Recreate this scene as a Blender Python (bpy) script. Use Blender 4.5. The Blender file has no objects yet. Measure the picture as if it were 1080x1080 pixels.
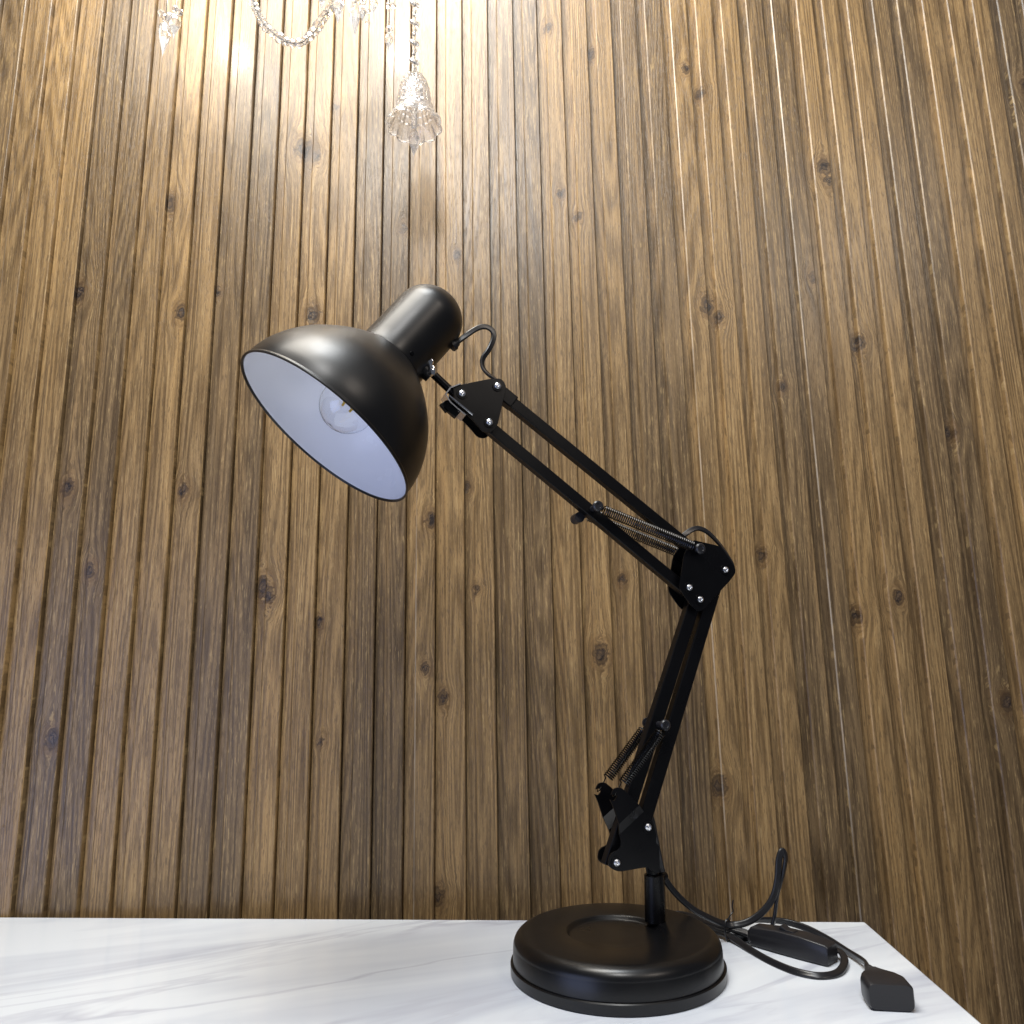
import bpy, bmesh, math, random
from mathutils import Vector, Matrix
random.seed(7)
S = bpy.context.scene
COL = S.collection
PI = math.pi

# ------------------------------------------------------------------ camera
CAM = Vector((-0.07763, -0.67753, 0.23861))
pitch, roll = math.radians(11.4), math.radians(1.0)
fwd = Vector((0, math.cos(pitch), math.sin(pitch)))
up0 = Vector((0, -math.sin(pitch), math.cos(pitch)))
rt0 = Vector((1, 0, 0))
rt = rt0 * math.cos(roll) - up0 * math.sin(roll)
up = up0 * math.cos(roll) + rt0 * math.sin(roll)
cam_data = bpy.data.cameras.new('camera')
cam = bpy.data.objects.new('camera', cam_data)
COL.objects.link(cam)
cam.matrix_world = Matrix(((rt.x, up.x, -fwd.x, CAM.x), (rt.y, up.y, -fwd.y, CAM.y),
                           (rt.z, up.z, -fwd.z, CAM.z), (0, 0, 0, 1)))
cam_data.sensor_width = 36
cam_data.lens = 36 * 815 / 1080
cam_data.clip_start = 0.02
cam_data.clip_end = 50
S.camera = cam

# ------------------------------------------------------------------ light
world = bpy.data.worlds.new('World')
S.world = world
world.use_nodes = True
wbg = world.node_tree.nodes['Background']
wbg.inputs[0].default_value = (0.78, 0.84, 1.0, 1)
wbg.inputs[1].default_value = 0.10

def area_lamp(name, loc, target, size, watts, colour, sizey=None, spread=180):
    d = bpy.data.lights.new(name, 'AREA')
    d.energy = watts
    d.color = colour
    d.size = size
    d.spread = math.radians(spread)
    if sizey:
        d.shape = 'RECTANGLE'
        d.size_y = sizey
    o = bpy.data.objects.new(name, d)
    COL.objects.link(o)
    o.location = loc
    o.rotation_euler = (Vector(target) - Vector(loc)).to_track_quat('-Z', 'Y').to_euler()
    return o

area_lamp('ceiling_light', (-0.10, -1.42, 1.92), (0, 0.0, 0.90), 0.38, 17, (0.99, 0.98, 0.96))
area_lamp('ceiling_light', (-0.15, -0.42, 2.00), (-0.15, -0.36, 0.0), 0.50, 12.5, (0.82, 0.91, 1.0))
area_lamp('shade_fill_light', (-1.20, -1.10, 0.10), (-0.24, -0.06, 0.44), 1.10, 2.6, (0.50, 0.60, 1.0), None, 90)  # unseen cool fill, added to brighten the inside of the shade
area_lamp('ceiling_light', (1.30, -1.70, 1.80), (0.35, 0.1, 0.65), 0.30, 8.5, (1.0, 0.88, 0.76))
area_lamp('chandelier_light', (-0.36, -0.22, 1.50), (0.04, 0.18, 0.90), 0.60, 19, (1.0, 0.94, 0.84))

S.view_settings.view_transform = 'Standard'
S.view_settings.look = 'None'
S.view_settings.gamma = 1
S.view_settings.exposure = 0
S.view_settings.use_curve_mapping = False
S.render.engine = 'CYCLES'
S.cycles.use_denoising = True
S.cycles.max_bounces = 14
S.cycles.transmission_bounces = 12
S.cycles.transparent_max_bounces = 12
S.cycles.sample_clamp_indirect = 6
S.cycles.caustics_refractive = True
S.cycles.blur_glossy = 0.6

# ------------------------------------------------------------------ helpers
def mm(*a):
    return tuple(x / 1000 for x in a)

def tag(o, label, cat, group=None, kind=None):
    if label:
        o['label'] = label
    if cat:
        o['category'] = cat
    if group:
        o['group'] = group
    if kind:
        o['kind'] = kind
    return o

def obj(name, bm, mat, parent=None, smooth=True, sharp=35):
    me = bpy.data.meshes.new(name)
    bmesh.ops.recalc_face_normals(bm, faces=bm.faces)
    if smooth:
        for f in bm.faces:
            f.smooth = True
        lim = math.radians(sharp)
        for e in bm.edges:
            if len(e.link_faces) == 2 and e.calc_face_angle(0) > lim:
                e.smooth = False
    bm.to_mesh(me)
    bm.free()
    if mat:
        me.materials.append(mat)
    o = bpy.data.objects.new(name, me)
    COL.objects.link(o)
    if parent:
        o.parent = parent
    return o

def empty(name, loc=(0, 0, 0), rz=0):
    o = bpy.data.objects.new(name, None)
    o.empty_display_size = 0.05
    COL.objects.link(o)
    o.location = loc
    o.rotation_euler = (0, 0, rz)
    return o

def bevel(o, w, seg=2, ang=30):
    m = o.modifiers.new('bevel', 'BEVEL')
    m.width = w
    m.segments = seg
    m.limit_method = 'ANGLE'
    m.angle_limit = math.radians(ang)
    return o

def frame_of(a):
    a = a.normalized()
    h = Vector((0, 0, 1)) if abs(a.z) < 0.9 else Vector((1, 0, 0))
    x = a.cross(h).normalized()
    return x, a.cross(x).normalized()

def add_lathe(bm, org, axis, prof, n=64, squeeze=None):
    """prof: list of (t along axis, radius)"""
    axis = Vector(axis).normalized()
    x, y = frame_of(axis)
    rings = []
    for t, r in prof:
        c = Vector(org) + axis * t
        if r < 1e-6:
            rings.append([bm.verts.new(c)])
        else:
            ring = []
            for k in range(n):
                a = 2 * PI * k / n
                rr = r * (squeeze(a, t) if squeeze else 1)
                ring.append(bm.verts.new(c + (x * math.cos(a) + y * math.sin(a)) * rr))
            rings.append(ring)
    for A, B in zip(rings, rings[1:]):
        for k in range(n):
            l = (k + 1) % n
            if len(A) == 1 and len(B) == 1:
                continue
            if len(A) == 1:
                bm.faces.new((A[0], B[l], B[k]))
            elif len(B) == 1:
                bm.faces.new((A[k], A[l], B[0]))
            else:
                bm.faces.new((A[k], A[l], B[l], B[k]))
    return rings

def add_cyl(bm, a, b, r, n=24, r2=None):
    a, b = Vector(a), Vector(b)
    L = (b - a).length
    r2 = r if r2 is None else r2
    add_lathe(bm, a, b - a, [(0, 0), (0, r), (L, r2), (L, 0)], n)

def smooth_path(pts, sub=8):
    P = [Vector(p) for p in pts]
    out = []
    for i in range(len(P) - 1):
        p0 = P[max(i - 1, 0)]
        p1, p2 = P[i], P[i + 1]
        p3 = P[min(i + 2, len(P) - 1)]
        for k in range(sub):
            t = k / sub
            out.append(0.5 * ((2 * p1) + (p2 - p0) * t + (2 * p0 - 5 * p1 + 4 * p2 - p3) * t * t
                              + (3 * p1 - p0 - 3 * p2 + p3) * t ** 3))
    out.append(P[-1])
    return out

def add_sweep(bm, path, section, refn=Vector((0, 0, 1)), twist=None, cap=True):
    """sweep a closed 2D section along a path with parallel transport"""
    n = len(section)
    rings = []
    T = []
    for i in range(len(path)):
        a = path[max(i - 1, 0)]
        b = path[min(i + 1, len(path) - 1)]
        T.append((b - a).normalized())
    nrm = refn - T[0] * refn.dot(T[0])
    if nrm.length < 1e-4:
        nrm = frame_of(T[0])[0]
    nrm.normalize()
    for i, p in enumerate(path):
        nrm = nrm - T[i] * nrm.dot(T[i])
        nrm.normalize()
        bi = T[i].cross(nrm)
        w = twist(i / max(len(path) - 1, 1)) if twist else 0
        c, s = math.cos(w), math.sin(w)
        e1 = nrm * c + bi * s
        e2 = bi * c - nrm * s
        rings.append([bm.verts.new(p + e1 * q[0] + e2 * q[1]) for q in section])
    for A, B in zip(rings, rings[1:]):
        for k in range(n):
            l = (k + 1) % n
            bm.faces.new((A[k], A[l], B[l], B[k]))
    if cap:
        bm.faces.new(rings[0])
        bm.faces.new(rings[-1])

def circle_section(r, n=8):
    return [(r * math.cos(2 * PI * k / n), r * math.sin(2 * PI * k / n)) for k in range(n)]

def twin_section(r, n=9):
    """figure of eight: flat twin flex"""
    d = r * 0.92
    out = []
    for k in range(n):
        a = -PI * 0.62 + k * PI * 1.24 / (n - 1)
        out.append((d + r * math.cos(a), r * math.sin(a)))
    for k in range(n):
        a = PI * 0.38 + k * PI * 1.24 / (n - 1)
        out.append((-d + r * math.cos(a), r * math.sin(a)))
    return out

def add_box(bm, a, b, M=None):
    v = []
    for x in (a[0], b[0]):
        for y in (a[1], b[1]):
            for z in (a[2], b[2]):
                p = Vector((x, y, z))
                v.append(bm.verts.new(M @ p if M else p))
    for f in ((0, 1, 3, 2), (4, 6, 7, 5), (0, 4, 5, 1), (2, 3, 7, 6), (0, 2, 6, 4), (1, 5, 7, 3)):
        bm.faces.new([v[i] for i in f])

# ------------------------------------------------------------------ materials
def nt_new(name):
    m = bpy.data.materials.new(name)
    m.use_nodes = True
    nt = m.node_tree
    return m, nt, nt.nodes['Principled BSDF']

class G:
    """small node-graph builder"""
    def __init__(s, nt):
        s.nt = nt
    def node(s, t, **k):
        n = s.nt.nodes.new(t)
        for a, b in k.items():
            setattr(n, a, b)
        return n
    def put(s, sock, v):
        if isinstance(v, (int, float)):
            sock.default_value = v
        elif isinstance(v, tuple):
            sock.default_value = v
        else:
            s.nt.links.new(v, sock)
    def m(s, op, a, b=0.0, c=None, clamp=False):
        n = s.node('ShaderNodeMath', operation=op)
        n.use_clamp = clamp
        s.put(n.inputs[0], a)
        s.put(n.inputs[1], b)
        if c is not None:
            s.put(n.inputs[2], c)
        return n.outputs[0]
    def xyz(s, x, y, z):
        n = s.node('ShaderNodeCombineXYZ')
        for i, v in enumerate((x, y, z)):
            s.put(n.inputs[i], v)
        return n.outputs[0]
    def noise(s, vec, scale=1.0, detail=2.0, rough=0.5, dist=0.0):
        n = s.node('ShaderNodeTexNoise')
        s.put(n.inputs['Vector'], vec)
        n.inputs['Scale'].default_value = scale
        n.inputs['Detail'].default_value = detail
        n.inputs['Roughness'].default_value = rough
        n.inputs['Distortion'].default_value = dist
        return n.outputs['Fac']
    def ramp(s, f, stops, interp='LINEAR'):
        n = s.node('ShaderNodeValToRGB')
        cr = n.color_ramp
        cr.interpolation = interp
        while len(cr.elements) < len(stops):
            cr.elements.new(0.5)
        for e, (p, c) in zip(cr.elements, stops):
            e.position = p
            e.color = (c, c, c, 1) if isinstance(c, (int, float)) else (*c, 1)
        s.put(n.inputs[0], f)
        return n.outputs[0]
    def mix(s, f, a, b, blend='MIX'):
        n = s.node('ShaderNodeMix', data_type='RGBA', blend_type=blend)
        s.put(n.inputs[0], f)
        s.put(n.inputs[6], (*a, 1) if isinstance(a, tuple) else a)
        s.put(n.inputs[7], (*b, 1) if isinstance(b, tuple) else b)
        return n.outputs[2]
    def rng(s, v, a, b, c, d):
        n = s.node('ShaderNodeMapRange')
        s.put(n.inputs[0], v)
        for i, q in enumerate((a, b, c, d)):
            n.inputs[i + 1].default_value = q
        return n.outputs[0]
    def bump(s, h, strength, dist):
        n = s.node('ShaderNodeBump')
        n.inputs['Strength'].default_value = strength
        n.inputs['Distance'].default_value = dist
        s.put(n.inputs['Height'], h)
        return n.outputs[0]

def wood_material():
    m, nt, b = nt_new('brown_wood_panel')
    g = G(nt)
    tc = g.node('ShaderNodeTexCoord').outputs['Object']
    sp = g.node('ShaderNodeSeparateXYZ')
    g.put(sp.inputs[0], tc)
    X, Z = sp.outputs[0], sp.outputs[2]
    def attr(n, out='Fac'):
        a = g.node('ShaderNodeAttribute')
        a.attribute_name = n
        return a.outputs[out]
    tone = attr('tone')
    seed = attr('seed')
    warp = None
    core = None
    for kn in ('knot_a', 'knot_b', 'knot_c'):
        k = g.node('ShaderNodeSeparateXYZ')
        g.put(k.inputs[0], attr(kn, 'Vector'))
        wob = g.m('MULTIPLY', g.m('SUBTRACT', g.noise(g.xyz(X, seed, Z), 150.0, 2.0), 0.5), 0.013)
        dx = g.m('ADD', g.m('SUBTRACT', X, k.outputs[0]), wob)
        dz = g.m('ADD', g.m('SUBTRACT', Z, k.outputs[1]), wob)
        qx = g.m('DIVIDE', dx, k.outputs[2])
        qz = g.m('DIVIDE', dz, g.m('MULTIPLY', k.outputs[2], 1.45))
        q = g.m('ADD', g.m('MULTIPLY', qx, qx), g.m('MULTIPLY', qz, qz))
        qz2 = g.m('MULTIPLY', qz, 0.55)
        qw = g.m('ADD', g.m('MULTIPLY', g.m('MULTIPLY', qx, qx), 0.35), g.m('MULTIPLY', qz2, qz2))
        w = g.m('MULTIPLY', dx, g.m('EXPONENT', g.m('MULTIPLY', qw, -0.40)))
        warp = w if warp is None else g.m('ADD', warp, w)
        core = q if core is None else g.m('MINIMUM', core, q)
    Xw = g.m('SUBTRACT', X, g.m('MULTIPLY', warp, 0.85))
    s31 = g.m('MULTIPLY', seed, 31.0)
    s17 = g.m('MULTIPLY', seed, 17.0)
    # cathedral figure: contour lines of a stretched noise
    n1 = g.noise(g.xyz(g.m('MULTIPLY', Xw, 24.0), s17, g.m('ADD', g.m('MULTIPLY', Z, 1.05), s31)), 1.0, 1.2, 0.45)
    rings = g.m('SINE', g.m('ADD', g.m('MULTIPLY', n1, 150.0), g.m('MULTIPLY', g.noise(g.xyz(g.m('MULTIPLY', Xw, 300.0), s17, g.m('MULTIPLY', Z, 20.0)), 1.0, 2.0), 2.2)))
    rings = g.rng(rings, -1, 1, 0, 1)
    fine = g.noise(g.xyz(g.m('MULTIPLY', Xw, 540.0), s17, g.m('ADD', g.m('MULTIPLY', Z, 9.0), s31)), 1.0, 4.0, 0.62)
    pore = g.noise(g.xyz(g.m('MULTIPLY', Xw, 880.0), s17, g.m('MULTIPLY', Z, 72.0)), 1.0, 2.0, 0.6)
    big = g.noise(g.xyz(g.m('MULTIPLY', Xw, 42.0), s31, g.m('ADD', g.m('MULTIPLY', Z, 1.5), s17)), 1.0, 3.0, 0.55)
    blot = g.noise(g.xyz(g.m('MULTIPLY', X, 6.0), 3.0, g.m('MULTIPLY', Z, 2.6)), 1.0, 3.0, 0.55)
    tan_l, tan_d = (0.395, 0.252, 0.108), (0.135, 0.081, 0.034)
    dk_l, dk_d = (0.205, 0.138, 0.072), (0.058, 0.037, 0.019)
    fineC = g.rng(fine, 0.30, 0.70, 0.0, 1.0)
    poreC = g.rng(pore, 0.34, 0.66, 0.0, 1.0)
    grain = g.m('ADD', g.m('MULTIPLY', rings, 0.34), g.m('ADD', g.m('MULTIPLY', fineC, 0.44), g.m('ADD', g.m('MULTIPLY', big, 0.40), g.m('MULTIPLY', poreC, 0.30))))
    grain = g.rng(grain, 0.42, 1.09, 0.0, 1.0)
    ctan = g.mix(grain, tan_d, tan_l)
    cdk = g.mix(grain, dk_d, dk_l)
    tmix = g.m('ADD', tone, g.m('MULTIPLY', g.m('SUBTRACT', blot, 0.5), 0.45), None, True)
    col = g.mix(tmix, ctan, cdk)
    # warm ochre / grey drift
    col = g.mix(g.m('MULTIPLY', g.rng(big, 0.52, 0.78, 0.0, 0.3), grain), col, (0.40, 0.225, 0.072))
    col = g.mix(g.m('MULTIPLY', g.rng(blot, 0.55, 0.75, 0.0, 0.30), grain), col, (0.22, 0.165, 0.10))
    pm = g.rng(pore, 0.55, 0.62, 0.0, 0.58)
    col = g.mix(pm, col, (0.060, 0.038, 0.020))
    fl = g.m('MULTIPLY', g.rng(pore, 0.43, 0.36, 0.0, 0.52), g.rng(fine, 0.42, 0.58, 0.2, 1.0))
    col = g.mix(fl, col, (0.50, 0.35, 0.165))
    # knots
    ringk = g.m('SINE', g.m('ADD', g.m('MULTIPLY', g.m('SQRT', core), 11.0), g.m('MULTIPLY', fine, 5.0)))
    halo = g.m('MULTIPLY', g.rng(core, 0.7, 6.0, 0.75, 0.0), g.rng(ringk, -1, 1, 0.35, 1.0))
    col = g.mix(halo, col, (0.125, 0.068, 0.028))
    edge = g.m('MULTIPLY', g.rng(core, 1.7, 0.6, 0.0, 0.9), g.rng(ringk, -1, 1, 0.5, 1.0))
    col = g.mix(edge, col, (0.030, 0.020, 0.014))
    heart = g.m('MULTIPLY', g.rng(core, 0.36, 0.10, 0.0, 0.45), g.rng(fine, 0.35, 0.65, 1.0, 0.25))
    col = g.mix(heart, col, (0.12, 0.085, 0.065))
    crack = g.m('MULTIPLY', g.rng(core, 0.7, 0.2, 0.0, 1.0), g.rng(pore, 0.5, 0.6, 0.0, 0.9))
    col = g.mix(crack, col, (0.015, 0.011, 0.010))
    col = g.mix(g.m('MULTIPLY', attr('seam'), g.rng(g.noise(g.xyz(X, 2.0, g.m('MULTIPLY', Z, 9.0)), 1.0, 4.0, 0.6), 0.35, 0.6, 0.1, 1.0)), col, (0.62, 0.55, 0.46))
    nt.links.new(col, b.inputs['Base Color'])
    rough = g.rng(fine, 0.3, 0.7, 0.27, 0.42)
    nt.links.new(rough, b.inputs['Roughness'])
    b.inputs['Specular IOR Level'].default_value = 0.5
    h = g.m('SUBTRACT', g.m('ADD', g.m('MULTIPLY', fine, 0.6), g.m('MULTIPLY', rings, 0.12)), g.m('MULTIPLY', pm, 0.7))
    nt.links.new(g.bump(h, 0.42, 0.0005), b.inputs['Normal'])
    return m

def marble_material():
    m, nt, b = nt_new('white_marble')
    g = G(nt)
    tc = g.node('ShaderNodeTexCoord').outputs['Object']
    mp = g.node('ShaderNodeMapping')
    mp.inputs['Rotation'].default_value = (0, 0, math.radians(-27))
    g.put(mp.inputs[0], tc)
    sp = g.node('ShaderNodeSeparateXYZ')
    g.put(sp.inputs[0], mp.outputs[0])
    X, Y = sp.outputs[0], sp.outputs[1]
    n0 = g.noise(g.xyz(g.m('MULTIPLY', X, 2.4), g.m('MULTIPLY', Y, 10.0), 1.7), 1.0, 4.0, 0.52, 0.6)
    n1 = g.noise(g.xyz(g.m('MULTIPLY', X, 2.6), g.m('MULTIPLY', Y, 13.0), 5.2), 1.0, 4.0, 0.55, 0.8)
    n2 = g.noise(g.xyz(g.m('MULTIPLY', X, 5.0), g.m('MULTIPLY', Y, 27.0), 9.1), 1.0, 3.0, 0.5, 0.5)
    n3 = g.noise(g.xyz(g.m('MULTIPLY', X, 1.6), g.m('MULTIPLY', Y, 7.0), 3.3), 1.0, 3.0, 0.5, 0.3)
    v1 = g.m('ABSOLUTE', g.m('SUBTRACT', n1, 0.5))
    v2 = g.m('ABSOLUTE', g.m('SUBTRACT', n2, 0.47))
    vein = g.m('MULTIPLY', g.rng(v1, 0.0, 0.045, 1.0, 0.0), g.rng(n3, 0.46, 0.66, 0.0, 1.0))
    thin = g.m('MULTIPLY', g.rng(v2, 0.0, 0.014, 1.0, 0.0), g.rng(n0, 0.54, 0.68, 0.0, 1.0))
    col = g.mix(g.rng(n0, 0.44, 0.70, 0.0, 0.85), (0.80, 0.845, 0.90), (0.50, 0.54, 0.64))
    col = g.mix(g.m('MULTIPLY', vein, 0.55), col, (0.38, 0.39, 0.49))
    col = g.mix(g.m('MULTIPLY', thin, 0.30), col, (0.38, 0.37, 0.43))
    nt.links.new(col, b.inputs['Base Color'])
    b.inputs['Roughness'].default_value = 0.10
    return m

def paint_material(name, col, rough, bumpy=0.0, metallic=0.0, scale=900.0, spec=0.5, vary=1.25):
    m, nt, b = nt_new(name)
    g = G(nt)
    tc = g.node('ShaderNodeTexCoord').outputs['Object']
    n = g.noise(tc, scale, 2.0, 0.5)
    n2 = g.noise(tc, 35.0, 3.0, 0.55)
    nt.links.new(g.mix(g.rng(n2, 0.35, 0.7, 0.0, 0.35), col, tuple(c * vary + (0.001 if vary > 1.1 else 0) for c in col)), b.inputs['Base Color'])
    nt.links.new(g.rng(n2, 0.3, 0.7, rough - 0.03, rough + 0.03), b.inputs['Roughness'])
    b.inputs['Metallic'].default_value = metallic
    b.inputs['Specular IOR Level'].default_value = spec
    if bumpy:
        nt.links.new(g.bump(n, bumpy, 0.0002), b.inputs['Normal'])
    return m

def glass_material(name, ior=1.5, tint=(1, 1, 1), rough=0.0, trans=1.0):
    m, nt, b = nt_new(name)
    b.inputs['Base Color'].default_value = (*tint, 1)
    b.inputs['Transmission Weight'].default_value = 1
    b.inputs['Roughness'].default_value = rough
    b.inputs['IOR'].default_value = ior
    b.inputs['Transmission Weight'].default_value = trans
    return m

M_wood = wood_material()
M_marble = marble_material()
M_black = paint_material('satin_black_paint', (0.005, 0.005, 0.0055), 0.36, 0.05)
M_base = paint_material('black_base_paint', (0.0030, 0.0030, 0.0036), 0.30, 0.06, spec=0.48)
M_blackarm = paint_material('matt_black_paint', (0.0022, 0.0022, 0.0028), 0.29, 0.05, spec=0.26)
M_plastic = paint_material('black_plastic', (0.014, 0.014, 0.017), 0.36, 0.10)
M_cable = paint_material('black_cable', (0.012, 0.012, 0.014), 0.30)
M_white = paint_material('white_enamel', (0.86, 0.87, 0.91), 0.25, vary=1.0)
M_chrome = paint_material('bright_steel', (0.78, 0.78, 0.80), 0.16, 0.0, 1.0)
M_zinc = paint_material('zinc_screw', (0.80, 0.82, 0.86), 0.30, 0.25, 1.0)
M_spring = paint_material('dark_spring_steel', (0.035, 0.035, 0.036), 0.24, 0.0, 1.0)
M_brass = paint_material('brass', (0.75, 0.55, 0.25), 0.22, 0.0, 1.0)
M_crystal = glass_material('cut_crystal', 1.42, (1.0, 1.0, 1.0), 0.04, 0.88)
M_crystal.node_tree.nodes['Principled BSDF'].inputs['Alpha'].default_value = 0.72
M_cut = glass_material('clear_crystal', 1.48, (1.0, 1.0, 1.0), 0.02, 0.85)
M_cut.node_tree.nodes['Principled BSDF'].inputs['Alpha'].default_value = 0.92
M_bulb = glass_material('bulb_glass', 1.45, (1, 1, 1))
M_fil = paint_material('yellow_filament', (0.75, 0.50, 0.06), 0.5)
M_pale = paint_material('pale_glass_stem', (0.55, 0.57, 0.58), 0.2)

# ------------------------------------------------------------------ wall of grooved planks
WALL_ROT = math.radians(1.2)
WALL_OFF = 0.186
wall = None
def wall_point(s, d, z):
    """s along the wall, d metres in front of the plank faces"""
    c, n = math.cos(WALL_ROT), math.sin(WALL_ROT)
    k = WALL_OFF - d
    return Vector((c * s - n * k, n * s + c * k, z))

KNOTS = [(-327, 880, 11), (-311, 870, 7), (-308, 655, 9), (-353, 333, 9), (-345, 322, 7), (-331, 247, 5), (-291, 291, 5), (-282, 166, 4), (-338, 78, 6),
         (-318.8, 50, 6), (-165, 405, 7), (-171, 240, 5), (-152, 208, 6), (-158, 7, 7), (-299, 448, 6),
         (-115, 326, 4), (-125, 444, 5), (161, 994, 6), (178, 959, 6), (-6, 816, 5), (14, 784, 5), (327, 850, 9), (331, 832, 6),
         (167, 665, 9), (180, 650, 6), (187, 434, 8), (195, 228, 7), (209, 359, 6), (21, 252, 9), (143, 111, 8),
         (167, 37, 8), (309, 288, 7), (49, 334, 5), (347, 615, 8), (-490, 808, 9), (-448, 444, 7), (-463, 660, 8),
         (-17, 1056, 6), (39, 1021, 6), (-289, 945, 4), (-135, 733, 5), (-579, 447, 8), (-567, 173, 8), (-544, 353, 7),
         (-591, 690, 9), (358, 309, 7), (443, 502, 7), (466, 193, 8), (-200, 770, 5), (-425, 690, 5), (250, 560, 5), (300, 700, 6)]

def build_wall():
    edges = [-0.1612 + 0.0332 * (i - 8) for i in range(-30, 12)]           # right edge of each plank
    edges += [-0.0627 + 0.0325 * (i - 11) for i in range(12, 16)]
    edges += [0.0998 + 0.0337 * (i - 16) for i in range(16, 56)]
    zb, zt = -0.78, 1.75
    D = 0.0064
    bm = bmesh.new()
    lt = bm.faces.layers.float.new('tone')
    ls = bm.faces.layers.float.new('seed')
    lse = bm.faces.layers.float.new('seam')
    lk = [bm.faces.layers.float_vector.new(n) for n in ('knot_a', 'knot_b', 'knot_c')]
    zs = [zb, 0.2, 0.9, zt]
    rnd = random.Random(3)
    for i in range(len(edges) - 1):
        a, b = edges[i], edges[i + 1]
        idx = i - 30 + 1                                                    # index of this plank's right edge
        w = b - a
        # profile from the left plank's right edge: wall down, floor, wall up, face
        prof = [(a, 0.0008), (a + 0.0002, D + 0.006), (a + 0.0010, D + 0.006), (a + 0.0011, D), (a + 0.0112, D), (a + 0.0116, 0.0012), (a + 0.0129, 0.0), (b - 0.0009, 0.0), (b, 0.0008)]
        k5 = idx % 5
        tone = {1: 0.78, 2: 0.88, 3: 0.20, 4: 0.06, 0: 0.22}[k5] + rnd.uniform(-0.10, 0.10)
        seed = rnd.uniform(0, 1)
        mine = [k for k in KNOTS if a * 1000 - 1 <= k[0] <= b * 1000 + 1][:3]
        if len(mine) < 2 and rnd.random() < 0.35 and (a < -0.6 or a > 0.5):
            mine.append((rnd.uniform(a, b) * 1000, rnd.uniform(0, 1100), rnd.uniform(4, 9)))
        vec = [Vector((k[0] / 1000, k[1] / 1000, k[2] / 1000 * 0.82)) for k in mine]
        while len(vec) < 3:
            vec.append(Vector((a, -5.0, 0.003)))
        cols = [[bm.verts.new((x, d, z)) for z in zs] for x, d in prof]
        for j, (A, B) in enumerate(zip(cols, cols[1:])):
            for k in range(len(zs) - 1):
                f = bm.faces.new((A[k], B[k], B[k + 1], A[k + 1]))
                f[lt] = max(0, min(1, tone))
                f[ls] = seed
                f[lse] = 0.4 if (idx in (-7, 8, 18, 22, 33) and j == 5) else 0.0
                for l, v in zip(lk, vec):
                    f[l] = v
    x0, x1 = edges[0], edges[-1]
    # the backing board behind the planks gives the wall its thickness
    add_box(bm, (x0, D + 0.0065, zb), (x1, 0.05, zt))
    o = obj('plank_wall', bm, M_wood, None, smooth=False)
    o.location = wall_point(0, 0, 0)
    o.rotation_euler = (0, 0, WALL_ROT)
    tag(o, 'brown wooden wall of narrow vertical grooved planks with dark knots behind the lamp', 'wall')
    return o
wall = build_wall()

# ------------------------------------------------------------------ marble table
def build_table():
    t = empty('table', (0.246, 0.1085, -0.03), math.radians(-4.1))
    tag(t, 'white marble table top with grey veins under the black lamp', 'table')
    bm = bmesh.new()
    add_box(bm, (-0.86, -0.62, 0), (0, 0, 0.03))
    o = obj('tabletop', bm, M_marble, t, smooth=False)
    bevel(o, 0.0016, 2)
    return t
table = build_table()

# ------------------------------------------------------------------ the desk lamp
lamp = empty('desk_lamp')
tag(lamp, 'black metal desk lamp with jointed spring arm, dome shade and round base', 'desk lamp')
POST = Vector((0.03577, 0.02170, 0))
PSI = math.radians(18)
UU = Vector((math.cos(PSI), math.sin(PSI), 0))
NN = Vector((-math.sin(PSI), math.cos(PSI), 0))
def L(u, z, v=0.0):
    """arm plane: u across, z up, v away from the viewer - millimetres"""
    return POST + UU * (u / 1000) + NN * (v / 1000) + Vector((0, 0, z / 1000))

# base -----------------------------------------------------------------
bm = bmesh.new()
add_lathe(bm, (0, 0, 0), (0, 0, 1), [(0, 0), (0, 0.083), (0.0008, 0.0850), (0.0078, 0.0852), (0.0086, 0.0845), (0.0086, 0.07)], 128)
obj('base_band', bm, M_base, lamp)
bm = bmesh.new()
prof = [(0.0087, 0.060), (0.0087, 0.0832)]
prof += [(0.0200, 0.0828)]
for k in range(13):
    a = k / 12 * PI / 2
    prof.append((0.0202 + 0.0096 * math.sin(a), 0.0727 + 0.0100 * math.cos(a)))
prof += [(0.0300, 0.066), (0.0300, 0.0405)]
for k in range(1, 8):
    a = k / 7
    prof.append((0.0300 - 0.0036 * (3 * a * a - 2 * a ** 3), 0.0405 - 0.0042 * a))
prof += [(0.0264, 0.02), (0.0264, 0)]
add_lathe(bm, (0, 0, 0), (0, 0, 1), prof, 128)
obj('base', bm, M_base, lamp, sharp=50)

# post -----------------------------------------------------------------
bm = bmesh.new()
p0, p1 = L(0, 29.5), L(1.2, 66)
ax = p1 - p0
n = ax.length
add_lathe(bm, p0, ax, [(0, 0), (0, 0.0086), (n - 0.0008, 0.0084), (n, 0.0078), (n, 0.0062), (n - 0.004, 0.0060), (n - 0.004, 0)], 48)
post = obj('post', bm, M_blackarm, lamp)
bm = bmesh.new()
add_cyl(bm, L(8, 63, 0), L(12.5, 63, 2), 0.0035, 16)
obj('set_screw', bm, M_blackarm, post)
bm = bmesh.new()
add_cyl(bm, L(1, 60), L(-2, 78), 0.0052, 24)
obj('pivot_rod', bm, M_blackarm, post)

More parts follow.
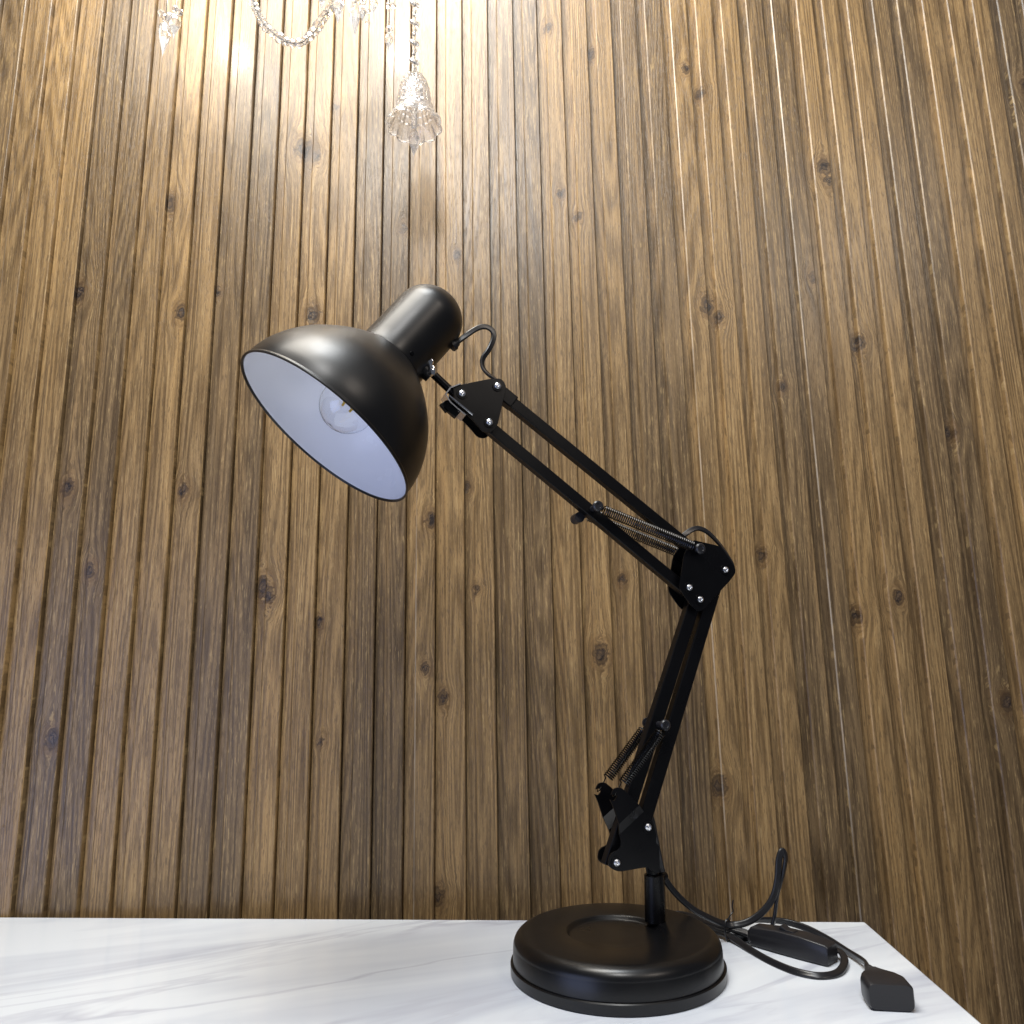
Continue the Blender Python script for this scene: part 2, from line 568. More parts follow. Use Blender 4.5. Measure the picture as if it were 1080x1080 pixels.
# plates ----------------------------------------------------------------
def rounded(poly, rad):
    out = []
    n = len(poly)
    for i in range(n):
        p0, p1, p2 = (Vector(poly[(i - 1) % n]), Vector(poly[i]), Vector(poly[(i + 1) % n]))
        r = rad[i] if isinstance(rad, (list, tuple)) else rad
        a, b = (p0 - p1), (p2 - p1)
        r = min(r, a.length * 0.48, b.length * 0.48)
        if r < 0.05:
            out.append(tuple(p1))
            continue
        q0, q2 = p1 + a.normalized() * r, p1 + b.normalized() * r
        for k in range(6):
            t = k / 5
            out.append(tuple(q0 * (1 - t) ** 2 + p1 * 2 * t * (1 - t) + q2 * t * t))
    return out

def clip(poly, f, keep_pos):
    out = []
    n = len(poly)
    for i in range(n):
        p, q = poly[i], poly[(i + 1) % n]
        a, b = f(p), f(q)
        if not keep_pos:
            a, b = -a, -b
        if a >= 0:
            out.append(p)
        if (a > 0 and b < 0) or (a < 0 and b > 0):
            t = a / (a - b)
            out.append((p[0] + (q[0] - p[0]) * t, p[1] + (q[1] - p[1]) * t))
    return out

def plate(name, poly, v, side, bend=None, rad=4, thick=1.5):
    poly = rounded(poly, rad)
    bm = bmesh.new()
    pieces = [poly]
    vf = lambda p: v
    if bend:
        nx, nz, d0, d1, out = bend
        f0 = lambda p: nx * p[0] + nz * p[1] - d0
        f1 = lambda p: nx * p[0] + nz * p[1] - d1
        pieces = [clip(poly, f0, False), clip(clip(poly, f0, True), f1, False), clip(poly, f1, True)]
        vf = lambda p: v + side * out * max(0, min(1, (nx * p[0] + nz * p[1] - d0) / (d1 - d0)))
    for pc in pieces:
        F = [bm.verts.new(L(p[0], p[1], vf(p))) for p in pc]
        K = [bm.verts.new(L(p[0], p[1], vf(p) + side * thick)) for p in pc]
        bm.faces.new(F)
        bm.faces.new(K)
        m = len(F)
        for k in range(m):
            bm.faces.new((F[k], F[(k + 1) % m], K[(k + 1) % m], K[k]))
    bmesh.ops.remove_doubles(bm, verts=bm.verts, dist=1e-6)
    # drop the inner faces left on the bend lines
    seen = {}
    for f in list(bm.faces):
        key = tuple(sorted(v.index for v in f.verts))
    o = obj(name, bm, M_blackarm, lamp, smooth=False)
    bevel(o, 0.0003, 2, 40)
    return o

def screw(u, z, v, parent, r=3.0):
    bm = bmesh.new()
    a = L(u, z, v)
    d = L(u, z, v - 1) - a
    add_lathe(bm, a, d, [(0, 0), (0, (r + 1.9) / 1000), (0.0008, (r + 1.7) / 1000), (0.0009, 0)], 32)
    obj('washer', bm, M_blackarm, parent)
    bm = bmesh.new()
    h = 0.0009
    add_lathe(bm, a, d, [(h - 0.0004, 0), (h - 0.0004, r / 1000), (h + 0.0009, r / 1000 * 0.93), (h + 0.0016, r / 1000 * 0.6),
                         (h + 0.0017, r / 1000 * 0.42), (h + 0.0009, r / 1000 * 0.22), (h + 0.0008, 0)], 32,
              squeeze=lambda q, t: 1.0 if t < h + 0.00165 and t > h + 0.00115 or t <= h else 1.0 + 0.28 * math.cos(4 * q) * (1 if t > h + 0.0008 and t > h + 0.0016 else 0))
    obj('screw', bm, M_zinc, parent)

def back_nut(u, z, v, parent, r=4.6):
    bm = bmesh.new()
    add_cyl(bm, L(u, z, v), L(u, z, v + 4.5), r / 1000, 6)
    obj('nut', bm, M_blackarm, parent)

lpoly = [(-44.2, 131), (-40.4, 129.6), (-37.6, 133.2), (-39.4, 135.2), (-43, 134.4), (-40.6, 139.5), (-34.2, 140.3), (-27.1, 134.5), (-17.0, 124.1), (-3.2, 110.8), (-0.3, 99), (-1.5, 93.7), (1.5, 90.5), (1.1, 70.0), (-3.8, 69.0),
         (-10.0, 75.1), (-37.4, 73.5), (-46.4, 79.0), (-43.9, 88), (-35.0, 90.7), (-32.8, 96.2), (-37.0, 111.4), (-41.0, 124.1)]
lrad = [0.5, 1.5, 1.2, 0.6, 0.8, 3.5, 3.5, 2.5, 2, 4.5, 3, 1.5, 1.5, 2, 2, 5, 5, 6, 4, 4, 4, 4, 3]
LB = (-0.57, 0.82, 103.5, 112.5, 5.5)
pf = plate('lower_bracket_plate', lpoly, -9.5, -1, LB, lrad)
screw(-8.3, 106.2, -11.0, pf)
screw(-38.3, 80.9, -11.0, pf)
pb = plate('lower_bracket_plate', lpoly, 9.5, 1, LB, lrad)
back_nut(-38.3, 80.9, 11, pb)
back_nut(-8.3, 106.2, 11, pb)

epoly = [(53.0, 351.5), (81.8, 346.5), (97.5, 324.0), (89.0, 314.5), (62.0, 290.9), (55.2, 284.6), (45.5, 291.5), (35.0, 306.5), (42.5, 339.0)]
erad = [2, 6, 7, 6, 6, 6, 6, 5, 5]
pe = plate('elbow_plate', epoly, -9.5, -1, None, erad)
for q in ((84.2, 324.4), (45.0, 307.4), (55.5, 296.7)):
    screw(*q, -11.0, pe)
pe2 = plate('elbow_plate', epoly, 9.5, 1, None, erad)
for q in ((84.2, 324.4), (45.0, 307.4), (55.5, 296.7)):
    back_nut(*q, 11, pe2)

upoly = [(-174.5, 479.5), (-141.5, 489.6), (-129.5, 491.5), (-125.0, 484.0), (-128.6, 470), (-134.2, 446.5), (-139.5, 439.8), (-147.5, 439.8), (-152.5, 446.0), (-172.1, 465.2)]
urad = [4, 3, 5, 5, 4, 4, 5, 5, 4, 4]
pu = plate('head_bracket_plate', upoly, -7.5, -1, None, urad)
for q in ((-166.1, 473.3), (-133.7, 483.4), (-141.7, 449.2)):
    screw(*q, -9.0, pu)
pu2 = plate('head_bracket_plate', upoly, 7.5, 1, None, urad)
for q in ((-133.7, 483.4), (-141.7, 449.2)):
    back_nut(*q, 9, pu2)

# bars ------------------------------------------------------------------
def bar(name, a, b, w=10.0, t=9.0, ext=5.0):
    A, B_ = Vector(a), Vector(b)
    d = (B_ - A).normalized()
    p = Vector((-d.y, d.x))
    A, B_ = A - d * ext, B_ + d * ext
    bm = bmesh.new()
    vs = []
    for c in (A, B_):
        for s in (-1, 1):
            for v in (-1, 1):
                q = c + p * (s * w / 2)
                vs.append(bm.verts.new(L(q.x, q.y, v * t / 2)))
    for f in ((0, 1, 3, 2), (4, 6, 7, 5), (0, 4, 5, 1), (2, 3, 7, 6), (0, 2, 6, 4), (1, 5, 7, 3)):
        bm.faces.new([vs[i] for i in f])
    o = obj(name, bm, M_blackarm, lamp, smooth=False)
    bevel(o, 0.0009, 3)
    return o
U0, U1 = (-133.7, 483.4), (57.3, 343.3)
W0, W1 = (-141.7, 449.2), (45.0, 307.4)
A0, A1 = (84.2, 324.4), (-8.3, 106.2)
B0, B1 = (55.5, 296.7), (-38.3, 80.9)
ub = bar('upper_arm_bar', U0, U1, 10.4, 9)
bar('upper_arm_bar', W0, W1, 10.4, 9)
bar('lower_arm_bar', A0, A1, 12.0, 9)
bar('lower_arm_bar', B0, B1, 12.0, 9)
# collar where the flex enters the upper bar
bm = bmesh.new()
d = (Vector(U1) - Vector(U0)).normalized()
p = Vector((-d.y, d.x))
a, b_ = Vector(U0) + d * 4, Vector(U0) + d * 21
vs = []
for c in (a, b_):
    for s in (-5.6, 7.0):
        for v in (-5.2, 5.2):
            q = c + p * s
            vs.append(bm.verts.new(L(q.x, q.y, v)))
for f in ((0, 1, 3, 2), (4, 6, 7, 5), (0, 4, 5, 1), (2, 3, 7, 6), (0, 2, 6, 4), (1, 5, 7, 3)):
    bm.faces.new([vs[i] for i in f])
bevel(obj('collar', bm, M_blackarm, ub, smooth=False), 0.001, 2)

# springs and pegs ---------------------------------------------------------
def spring(a, b, hook_a, hook_b, v, r=4.3, wire=0.58, pitch=2.0):
    P, Q = L(*a, v), L(*b, v)
    ax = (Q - P)
    n = ax.length
    ax.normalize()
    x, y = frame_of(ax)
    turns = n * 1000 / pitch
    st = 11
    path = []
    tot = int(turns * st)
    HA, HB = L(*hook_a, v), L(*hook_b, v)
    path += [HA + x * 0.002, HA + ax * -0.0015, HA - x * 0.002]
    for k in range(tot + 1):
        ang = 2 * PI * k / st
        path.append(P + ax * (n * k / tot) + (x * math.cos(ang) + y * math.sin(ang)) * (r / 1000))
    path += [HB - x * 0.002, HB + ax * 0.0015, HB + x * 0.002]
    bm = bmesh.new()
    add_sweep(bm, path, circle_section(wire / 1000, 6))
    return obj('spring', bm, M_spring, lamp)
for v in (-15.5, 15.5):
    spring((-39.5, 374.6), (49.0, 344.6), (-44.5, 377.0), (55, 342.8), v)
    spring((6.2, 182.6), (-30.8, 143.2), (10.3, 187.5), (-40.0, 133.8), v)

def peg(u, z, v0, v1, r=2.6, head=4.6):
    bm = bmesh.new()
    a, b = L(u, z, v0), L(u, z, v1)
    d = (b - a)
    n = d.length
    add_lathe(bm, a, d, [(0, 0), (0, r / 1000), (n - 0.003, r / 1000), (n - 0.003, head / 1000), (n - 0.001, head / 1000),
                         (n, head / 1000 * 0.8), (n, head / 1000 * 0.5), (n - 0.0006, head / 1000 * 0.42), (n - 0.0006, 0)], 32)
    obj('spring_peg', bm, M_plastic, lamp)
for s in (-1, 1):
    peg(-44.5, 377.6, s * 4, s * 18.5, head=4.9)
    peg(56, 342.6, s * 10, s * 18.5, head=5.0)
    peg(10.3, 188.2, s * 4, s * 18.5, head=4.6)
# clip under the upper arm
bm = bmesh.new()
add_cyl(bm, L(-54, 371, 3), L(-54, 371, 14), 0.0048, 20)
obj('arm_clip', bm, M_plastic, lamp)

# head ---------------------------------------------------------------------
HC = L(-281.1, 433.1)
tw = 0.0642
e = 0.9088
AX = (UU * (-math.cos(e) * math.cos(tw)) + NN * (-math.sin(tw) * math.cos(e)) + Vector((0, 0, -math.sin(e)))).normalized()
UPA = -AX                                         # from the opening up to the cap
def spline(pts, n):
    P = smooth_path([(a, b, 0) for a, b in pts], n)
    return [(q.x, q.y) for q in P]
sp = spline([(0.0, 0.0848), (0.010, 0.0846), (0.022, 0.0824), (0.036, 0.0772), (0.050, 0.0694), (0.062, 0.0598), (0.072, 0.0500), (0.080, 0.0405), (0.0862, 0.0318)], 6)
bm = bmesh.new()
outer = [(0.0009, 0.0838), (-0.0004, 0.0840), (-0.0010, 0.0848), (-0.0008, 0.0857), (0.0004, 0.0860), (0.0014, 0.0856), (0.0020, 0.0848)] + sp[2:]
add_lathe(bm, HC, UPA, outer + [(0.0866, 0.030), (0.0850, 0.028)], 128)
shade = obj('lamp_shade', bm, M_black, lamp, sharp=60)
bm = bmesh.new()
inn = [(0.0009, 0.0838)] + [(t - 0.0006, r - 0.0012) for t, r in sp[2:]] + [(0.0845, 0.0300), (0.0850, 0.024), (0.083, 0.0)]
add_lathe(bm, HC, UPA, inn, 128)
obj('white_lining', bm, M_white, shade, sharp=60)

bm = bmesh.new()
rc, tcn = 0.0316, 0.1425
prof = [(0.0850, 0.029), (0.0852, rc), (0.0868, rc + 0.0003), (0.0884, rc)]
prof += [(0.09 + (tcn - 0.09) * k / 6, rc) for k in range(1, 7)]
for k in range(1, 17):
    a = k / 16 * PI / 2
    prof.append((tcn + 0.0300 * math.sin(a), rc * math.cos(a) if k < 16 else 0))
add_lathe(bm, HC, UPA, prof, 96)
hous = obj('socket_housing', bm, M_black, lamp, sharp=60)
side = Vector(UU) - UPA * UU.dot(UPA)
side.normalize()
front = -Vector(NN) - UPA * (-NN).dot(UPA)
front.normalize()
bm = bmesh.new()
q = HC + UPA * 0.0925 + (front * 0.9 + side * 0.42).normalized() * (rc - 0.0005)
add_lathe(bm, q, (front * 0.9 + side * 0.42), [(0, 0), (0, 0.0022), (0.0012, 0.0017), (0.0014, 0)], 16)
obj('housing_screw', bm, M_spring, hous)

# bulb
bm = bmesh.new()
gl = [(0.0005, 0)]
c0, gr = 0.0305, 0.0238
for k in range(1, 20):
    a = -PI / 2 + k / 19 * (PI * 0.80)
    gl.append((c0 + gr * math.sin(a), gr * math.cos(a)))
gl[0] = (c0 - gr, 0)
gl += [(0.057, 0.0150), (0.063, 0.0130), (0.070, 0.0128)]
inner = [(t + (0.0006 if r == 0 else 0), max(r - 0.0006, 0)) for t, r in gl]
add_lathe(bm, HC, UPA, gl + inner[::-1], 64)
bulb = obj('light_bulb', bm, M_bulb, lamp)
bm = bmesh.new()
add_lathe(bm, HC, UPA, [(0.066, 0), (0.066, 0.0133), (0.084, 0.0133), (0.084, 0)], 40)
obj('screw_cap', bm, M_chrome, bulb)
bm = bmesh.new()
hx, hy = frame_of(UPA)
for k in range(4):
    a = PI / 4 + k * PI / 2
    w = hx * math.cos(a) + hy * math.sin(a)
    add_cyl(bm, HC + UPA * 0.029 + w * 0.0055, HC + UPA * 0.050 + w * 0.0080, 0.0011, 10)
obj('filament', bm, M_fil, bulb)
bm = bmesh.new()
add_lathe(bm, HC, UPA, [(0.036, 0), (0.036, 0.0025), (0.046, 0.003), (0.056, 0.008), (0.066, 0.011)], 24)
obj('stem', bm, M_pale, bulb)

# neck joint: lug on the housing, wing screw, rod, clamp
bm = bmesh.new()
add_cyl(bm, L(-206, 498, -6), L(-193, 489, -4), 0.0065, 20)
obj('lug', bm, M_black, hous)
bm = bmesh.new()
a, b_ = L(-195, 498, -9), L(-192.5, 486.5, -9)
add_lathe(bm, a, b_ - a, [(-0.004, 0), (-0.004, 0.003), (-0.001, 0.0042), (0.002, 0.0024), (0.005, 0.0040), (0.009, 0.0042), (0.011, 0.0030), (0.0115, 0)], 20,
          squeeze=lambda q, t: 1 + 0.14 * math.cos(6 * q))
obj('neck_screw', bm, M_chrome, lamp)
bm = bmesh.new()
a, b_ = L(-195.5, 494, -6), L(-166, 470, -3)
add_cyl(bm, a, b_, 0.0036, 20)
obj('neck_rod', bm, M_spring, lamp)
bm = bmesh.new()
# bright strap folded round the bracket's outer corner
def ribbon(pts, v0, v1, th=1.1):
    P = [Vector(p) for p in pts]
    for i in range(len(P) - 1):
        a, b = P[i], P[i + 1]
        d = (b - a).normalized()
        n = Vector((-d.y, d.x)) * th
        vs = []
        for c in (a - d * 0.2, b + d * 0.2):
            for s in (0, 1):
                for v in (v0, v1):
                    q = c + n * s
                    vs.append(bm.verts.new(L(q.x, q.y, v)))
        for f in ((0, 1, 3, 2), (4, 6, 7, 5), (0, 4, 5, 1), (2, 3, 7, 6), (0, 2, 6, 4), (1, 5, 7, 3)):
            bm.faces.new([vs[i] for i in f])
ribbon([(-168, 482.5), (-177, 478.0), (-181.5, 471.5), (-177.5, 464.5), (-171, 459.0), (-163.5, 453.5)], -10.4, 6)
obj('clamp_strap', bm, M_chrome, lamp, smooth=False)
bm = bmesh.new()
add_cyl(bm, L(-178.5, 464.5, -2), L(-168, 456.0, -2), 0.0050, 6)
add_box(bm, (-0.0045, -0.0016, -0.0045), (0.0045, 0.0016, 0.0045), Matrix.Translation(L(-178.5, 463.0, -2)) @ Matrix.Rotation(PSI, 4, 'Z') @ Matrix.Rotation(0.9, 4, 'Y'))
bevel(obj('wing_nut', bm, M_blackarm, lamp), 0.0006, 2)
bm = bmesh.new()
add_cyl(bm, L(-178, 470, -10.6), L(-157.0, 454.5, -10.6), 0.0009, 10)
obj('clamp_pin', bm, M_chrome, lamp)

# flexes on the lamp
TW = twin_section(0.00135, 7)
bm = bmesh.new()
add_lathe(bm, L(-171.5, 521.5), L(-164, 528) - L(-171.5, 521.5), [(-0.002, 0), (-0.002, 0.0050), (0.0012, 0.0050), (0.0014, 0.0040), (0.0050, 0.0032), (0.0054, 0)], 24)
obj('grommet', bm, M_plastic, hous)
bm = bmesh.new()
hp = [(-168.1, 524.8), (-161.1, 531.1), (-149.6, 540.3), (-141.5, 543.0), (-135.3, 540.2), (-133.8, 533.5), (-138.2, 522.0), (-144.3, 512.1), (-144.4, 504.0), (-140.2, 498.1), (-133.2, 493.3), (-126, 486)]
add_sweep(bm, smooth_path([L(u, z) for u, z in hp], 6), TW, Vector(NN), lambda t: 1.15 + 0.4 * math.sin(5 * t))
obj('cable', bm, M_cable, lamp)
bm = bmesh.new()
ep = [(42, 350), (50.2, 357.4), (58.8, 363.0), (67.1, 365.2), (77.1, 361.4), (88.6, 350.6), (98.0, 338.2), (101.9, 329.8), (99.7, 321.2), (92.5, 315.5), (84, 309)]
add_sweep(bm, smooth_path([L(u, z, 2) for u, z in ep], 6), TW, Vector(NN), lambda t: 0.9 + 0.5 * math.sin(6 * t))
obj('cable', bm, M_cable, lamp)

# mains cord on the table -----------------------------------------------------
cord = bmesh.new()
SEC = twin_section(0.00155, 8)
def flex(pts, refn, twist=None, sub=7):
    add_sweep(cord, smooth_path(pts, sub), SEC, refn, twist)
low = [L(0, 118, 3), L(3.7, 106.6, 4), L(5.4, 98.8, 5), L(8.8, 81.9, 6), L(13.9, 62.6, 8), L(23.8, 48.2, 9), L(39.5, 33.8, 10), L(56, 24, 12)]
low += [Vector(mm(106, 63, 13.5)), Vector(mm(122, 62, 15)), Vector(mm(136, 61, 23)), Vector(mm(147, 61, 35)), Vector(mm(152.5, 61, 50)), Vector(mm(155.5, 62, 66)),
        Vector(mm(159.5, 63, 73.5)), Vector(mm(162.3, 64, 67)), Vector(mm(158.5, 64, 53)), Vector(mm(152.5, 64, 37)), Vector(mm(147.5, 63, 18)), Vector(mm(142, 62, 6.5)),
        Vector(mm(134, 62, 2.4)), Vector(mm(122, 63, 2.6)), Vector(mm(107, 64, 5)), Vector(mm(92, 84, 5)), Vector(mm(78, 108, 3.5)), Vector(mm(62, 118, 3)), Vector(mm(52, 108, 3)), Vector(mm(66, 98, 3.5)),
        Vector(mm(88, 86, 4.5)), Vector(mm(104, 66, 5)), Vector(mm(111, 52, 3.5)), Vector(mm(117, 33, 2.2)), Vector(mm(125, 9, 2)), Vector(mm(137, -13, 2)), Vector(mm(152, -23, 2)), Vector(mm(169, -18, 2.4)),
        Vector(mm(182, 0, 4)), Vector(mm(185, 14, 6)), Vector(mm(180, 16, 7)), Vector(mm(172, 12, 7.5))]
flex(low, Vector((0.2, -1, 0.3)), lambda t: 1.25 + 0.4 * math.sin(25 * t))
lng = [Vector(mm(128, 48, 7)), Vector(mm(118, 58, 9)), Vector(mm(108, 66, 9.5)), Vector(mm(96, 82, 9)), Vector(mm(82, 108, 6)), Vector(mm(72, 122, 4)), Vector(mm(70, 130, 3)), Vector(mm(80, 126, 4)),
       Vector(mm(98, 88, 9)), Vector(mm(110, 68, 12)), Vector(mm(130, 74, 13)), Vector(mm(147, 82, 11)), Vector(mm(164, 82, 9)), Vector(mm(178, 70, 7)), Vector(mm(188, 47, 5)), Vector(mm(193.5, 21, 4)), Vector(mm(195, -8, 6)), Vector(mm(189.5, -27, 8))]
flex(lng, Vector((0.1, 0.2, 1)), lambda t: 0.5 + 0.4 * math.sin(14 * t))
cobj = obj('power_cord', cord, M_cable, lamp)

# twist tie
bm = bmesh.new()
ring = []
for k in range(15):
    a = 2 * PI * k / 13
    ring.append(Vector(mm(106 + 3.5 * math.cos(a), 63 + 7.5 * math.cos(a) * 0.4, 9 + 9.0 * math.sin(a))) + Vector((0, -0.0012 * k / 14, 0)))
add_sweep(bm, smooth_path(ring, 4), circle_section(0.00075, 6))
add_sweep(bm, smooth_path([Vector(mm(106, 62, 17)), Vector(mm(109, 63, 21)), Vector(mm(112, 64, 24)), Vector(mm(111.5, 64, 28)), Vector(mm(113, 65, 33))], 5), circle_section(0.00065, 6))
obj('twist_tie', bm, M_cable, lamp)

# in-line switch
SW = Matrix.Translation(mm(151, 30.5, 0)) @ Matrix.Rotation(math.atan2(8 - 55, 173 - 130), 4, 'Z')
bm = bmesh.new()
stn = [(-38, 6, 6.0, 1.5, 11), (-34, 9.5, 8.0, 1.0, 15), (-10, 10.5, 8.6, 0.8, 17.5), (12, 10.5, 8.6, 0.8, 17.5), (33, 9.5, 7.8, 0.8, 15.5), (35, 8.5, 7.2, 1.6, 14.2)]
rings = []
for x, wb, wt, z0, z1 in stn:
    sec = rounded([(-wb, z0), (wb, z0), (wt + 1.2, z1 - 5), (wt, z1), (-wt, z1), (-wt - 1.2, z1 - 5)], 1.4)
    rings.append([bm.verts.new(SW @ Vector(mm(x, y, z))) for y, z in sec])
for A, B_ in zip(rings, rings[1:]):
    for k in range(len(A)):
        l = (k + 1) % len(A)
        bm.faces.new((A[k], A[l], B_[l], B_[k]))
bm.faces.new(rings[0])
bm.faces.new(rings[-1])
sw = obj('inline_switch', bm, M_plastic, lamp, sharp=28)
bm = bmesh.new()
sec = [(-7, 16.5), (-6, 21.0), (0, 18.6), (6, 18.4), (7, 16.5)]
F = [bm.verts.new(SW @ Vector(mm(x - 2, -4.2, z))) for x, z in sec]
K = [bm.verts.new(SW @ Vector(mm(x - 2, 4.2, z))) for x, z in sec]
bm.faces.new(F)
bm.faces.new(K)
for k in range(5):
    bm.faces.new((F[k], F[(k + 1) % 5], K[(k + 1) % 5], K[k]))
bevel(obj('rocker_button', bm, M_plastic, sw, smooth=False), 0.0006, 2)

# plug
PG = Matrix.Translation(mm(184, -61, 0)) @ Matrix.Rotation(math.radians(-99), 4, 'Z')
bm = bmesh.new()
stn = [(-36, 2.6, 5.5, 10.5), (-28, 3.6, 5.0, 11.5), (-26, 4.8, 3.6, 12.6), (-20, 6.0, 2.4, 13.8), (-12, 9.0, 1.0, 15.4), (-4, 13.0, 0.4, 16.8), (4, 15.5, 0.3, 17.6), (20, 15.5, 0.3, 17.8), (22, 14.5, 0.9, 17)]
rings = []
for x, w, z0, z1 in stn:
    sec = rounded([(-w, z0), (w, z0), (w, z1), (-w, z1)], min(w, (z1 - z0) / 2) * 0.55)
    rings.append([bm.verts.new(PG @ Vector(mm(x, y, z))) for y, z in sec])
for A, B_ in zip(rings, rings[1:]):
    for k in range(len(A)):
        l = (k + 1) % len(A)
        bm.faces.new((A[k], A[l], B_[l], B_[k]))
bm.faces.new(rings[0])
bm.faces.new(rings[-1])
plug = obj('power_plug', bm, M_plastic, lamp, sharp=28)

# ------------------------------------------------------------------ crystal chandelier by the wall
SD = 0.09
def W(s, z, d=SD):
    return wall_point(s / 1000, d, z / 1000)
chand = empty('chandelier', W(-300, 1096))
tag(chand, 'clear cut crystal chandelier with hanging bell, bead chains and drops against the wall', 'chandelier')
def cobj_(name, bm, mat, parent=None, smooth=False):
    o = obj(name, bm, mat, None, smooth=smooth)
    if parent is None:
        o.parent = chand
        o.matrix_parent_inverse = Matrix.Translation(-Vector(chand.location))
    else:
        o.parent = parent
    return o
zup = Vector((0, 0, 1))

def crystal_bead(p, r, axis=(0, -1, 0.15), flat=0.62, name='bead'):
    """octagonal faceted disc bead"""
    bm = bmesh.new()
    add_lathe(bm, Vector(p), axis, [(-r * flat, 0), (-r * flat, r * 0.48), (-r * 0.12, r), (r * 0.12, r), (r * flat, r * 0.48), (r * flat, 0)], 8)
    return cobj_(name, bm, M_cut)

def crystal_drop(p, h, r, name='drop'):
    """long faceted drop whose tip is at p"""
    bm = bmesh.new()
    add_lathe(bm, Vector(p), zup, [(0, 0), (h * 0.62, r), (h * 0.78, r * 0.86), (h, r * 0.22), (h, 0)], 8)
    return cobj_(name, bm, M_cut)

# bell
bx = -178.6
bm = bmesh.new()
base = W(bx, 0)
N = 80
out = [(908, 4.5), (905, 9), (899, 13.2), (890, 16.2), (880, 18.0), (868, 19.6), (860, 21.5), (853, 25.0), (848, 28.4), (843.5, 30.6), (840.5, 30.8)]
inn = [(841.5, 28.0), (846, 25.8), (852, 21.8), (860, 18.2), (868, 16.6), (880, 15.0), (890, 13.2), (898, 10.0), (902, 6)]
def sq(a, z):
    z *= 1000
    if z < 857:
        k = min(1, (857 - z) / 14)
        return 1 + 0.14 * k * (abs(math.cos(5 * a)) - 0.6)
    # crossed diamond cuts
    return 1 + 0.075 * (math.cos(10 * a + z * 0.42) * math.cos(10 * a - z * 0.42))
def dense(p):
    q = smooth_path([(z, r, 0) for z, r in p], 3)
    return [(v.x / 1000, v.y / 1000) for v in q]
prof = [(0.9085, 0)] + dense(out)
add_lathe(bm, base, zup, prof, N, squeeze=sq)
# inside surface
v_in = dense(inn)
add_lathe(bm, base, zup, [prof[-1]] + v_in + [(0.9035, 0)], N, squeeze=lambda a, z: 1 + (0.14 * min(1, max(0, 857 - z * 1000) / 14) * (abs(math.cos(5 * a)) - 0.6)))
bmesh.ops.remove_doubles(bm, verts=bm.verts, dist=2e-5)
bell = cobj_('crystal_bell', bm, M_crystal)
bm = bmesh.new()
add_lathe(bm, base, zup, [(0.802, 0), (0.8215, 0.0072), (0.829, 0.0060), (0.836, 0.0026), (0.842, 0.0042), (0.866, 0.0034), (0.872, 0.0012), (0.903, 0.0010), (0.903, 0)], 6)
o = obj('clapper', bm, M_crystal, None, smooth=False)
o.parent = bell
# bead chain above the bell
for z, t in ((925.0, 0.5), (950.2, 0.35), (977.0, 0.5), (1003, 0.3), (1028, 0.4)):
    crystal_bead(W(bx - 0.5, z), 0.0068, (0.55, -0.8, 0.5 + t * 0.3), 0.45)
for z in (913, 937.5, 963.5, 990, 1016):
    crystal_bead(W(bx - 0.3, z), 0.0030, (0.3, 0.2, 1), 1.5)
bm = bmesh.new()
add_cyl(bm, W(bx, 906), W(bx, 1096), 0.0005, 8)
cobj_('wire', bm, M_spring, smooth=True)
# swag
swag = [(-367, 1004), (-363, 995), (-358, 983), (-350, 971), (-337, 958.5), (-325, 951), (-312, 950), (-302, 957), (-294, 968), (-287, 981), (-280, 993), (-274, 1005)]
sp_ = smooth_path([W(*q) for q in swag], 5)
for k, p in enumerate(sp_[::3]):
    ang = random.uniform(-0.6, 0.6)
    big_ = k < 5
    crystal_bead(p, (0.0056 if big_ else 0.0064) * random.uniform(0.85, 1.1), (math.sin(ang), -math.cos(ang), random.uniform(-0.4, 0.6)), 0.75)
bm = bmesh.new()
add_sweep(bm, sp_ + [W(-272, 1096)], circle_section(0.0006, 6))
add_cyl(bm, sp_[0], W(-369, 1096), 0.0006, 6)
cobj_('swag_wire', bm, M_spring, smooth=True)
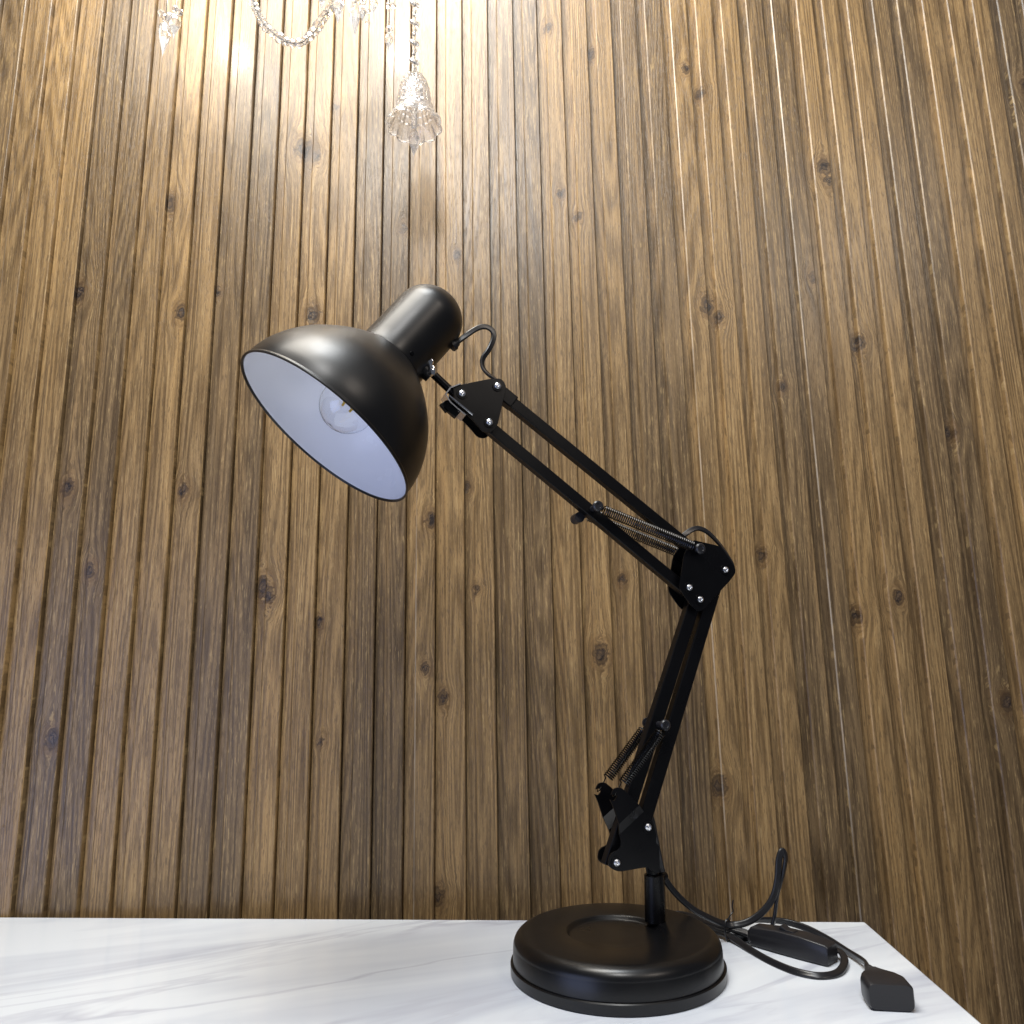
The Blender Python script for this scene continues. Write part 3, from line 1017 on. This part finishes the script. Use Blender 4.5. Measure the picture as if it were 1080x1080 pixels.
# drops
for s, z, h, r in ((-267.5, 970.5, 42, 6.5), (-247.8, 957.5, 48, 7.0), (-209.5, 942, 26, 5.0), (-466, 930, 48, 7.0), (-457, 957, 36, 7.5), (-285, 985, 30, 6), (-239, 975, 24, 5), (-226, 985, 22, 4.5)):
    p = W(s, z, SD + random.uniform(-0.012, 0.012))
    crystal_drop(p, h / 1000, r / 1000)
    q = p + zup * (h / 1000)
    crystal_bead(q + zup * 0.004, 0.0046, (random.uniform(-0.5, 0.5), -1, 0.2), 0.8)
    bm = bmesh.new()
    add_cyl(bm, q, Vector((q.x, q.y, 1.096)), 0.0005, 6)
    cobj_('wire', bm, M_spring, smooth=True)
for k in range(10):
    s = random.uniform(-262, -205)
    z = random.uniform(984, 1012)
    crystal_bead(W(s, z, SD + random.uniform(-0.015, 0.015)), random.uniform(0.003, 0.0052), (random.uniform(-1, 1), -1, random.uniform(-0.5, 0.5)), 0.8)
for s, z in ((-470, 972), (-462, 985), (-452, 992), (-473, 990)):
    crystal_bead(W(s, z), random.uniform(0.004, 0.0055), (random.uniform(-1, 1), -1, 0.3), 0.8)
# brass frame that carries it all, fixed to the wall above the picture
bm = bmesh.new()
add_sweep(bm, smooth_path([W(-490, 1096, 0.08), W(-420, 1097), W(-300, 1098, 0.09), W(-220, 1097), W(-160, 1096, 0.08)], 8), circle_section(0.0028, 10))
add_sweep(bm, smooth_path([W(-310, 1098, 0.09), W(-310, 1125, 0.10), W(-310, 1160, 0.07), W(-310, 1170, 0.0)], 8), circle_section(0.0045, 12))
add_lathe(bm, W(-310, 1170, 0.0), Vector((0, -1, 0)), [(-0.004, 0), (-0.004, 0.045), (0.006, 0.045), (0.012, 0.03), (0.014, 0)], 40)
cobj_('frame', bm, M_brass, smooth=True)
# the chandelier's own lit bulbs, just above the picture
for s, w in ((-438, 0.38), (-214, 0.42)):
    ld = bpy.data.lights.new('chandelier_bulb', 'POINT')
    ld.energy = w
    ld.color = (1.0, 0.96, 0.88)
    ld.shadow_soft_size = 0.014
    lo = bpy.data.objects.new('chandelier_bulb', ld)
    COL.objects.link(lo)
    lo.location = W(s, 1062, 0.050)
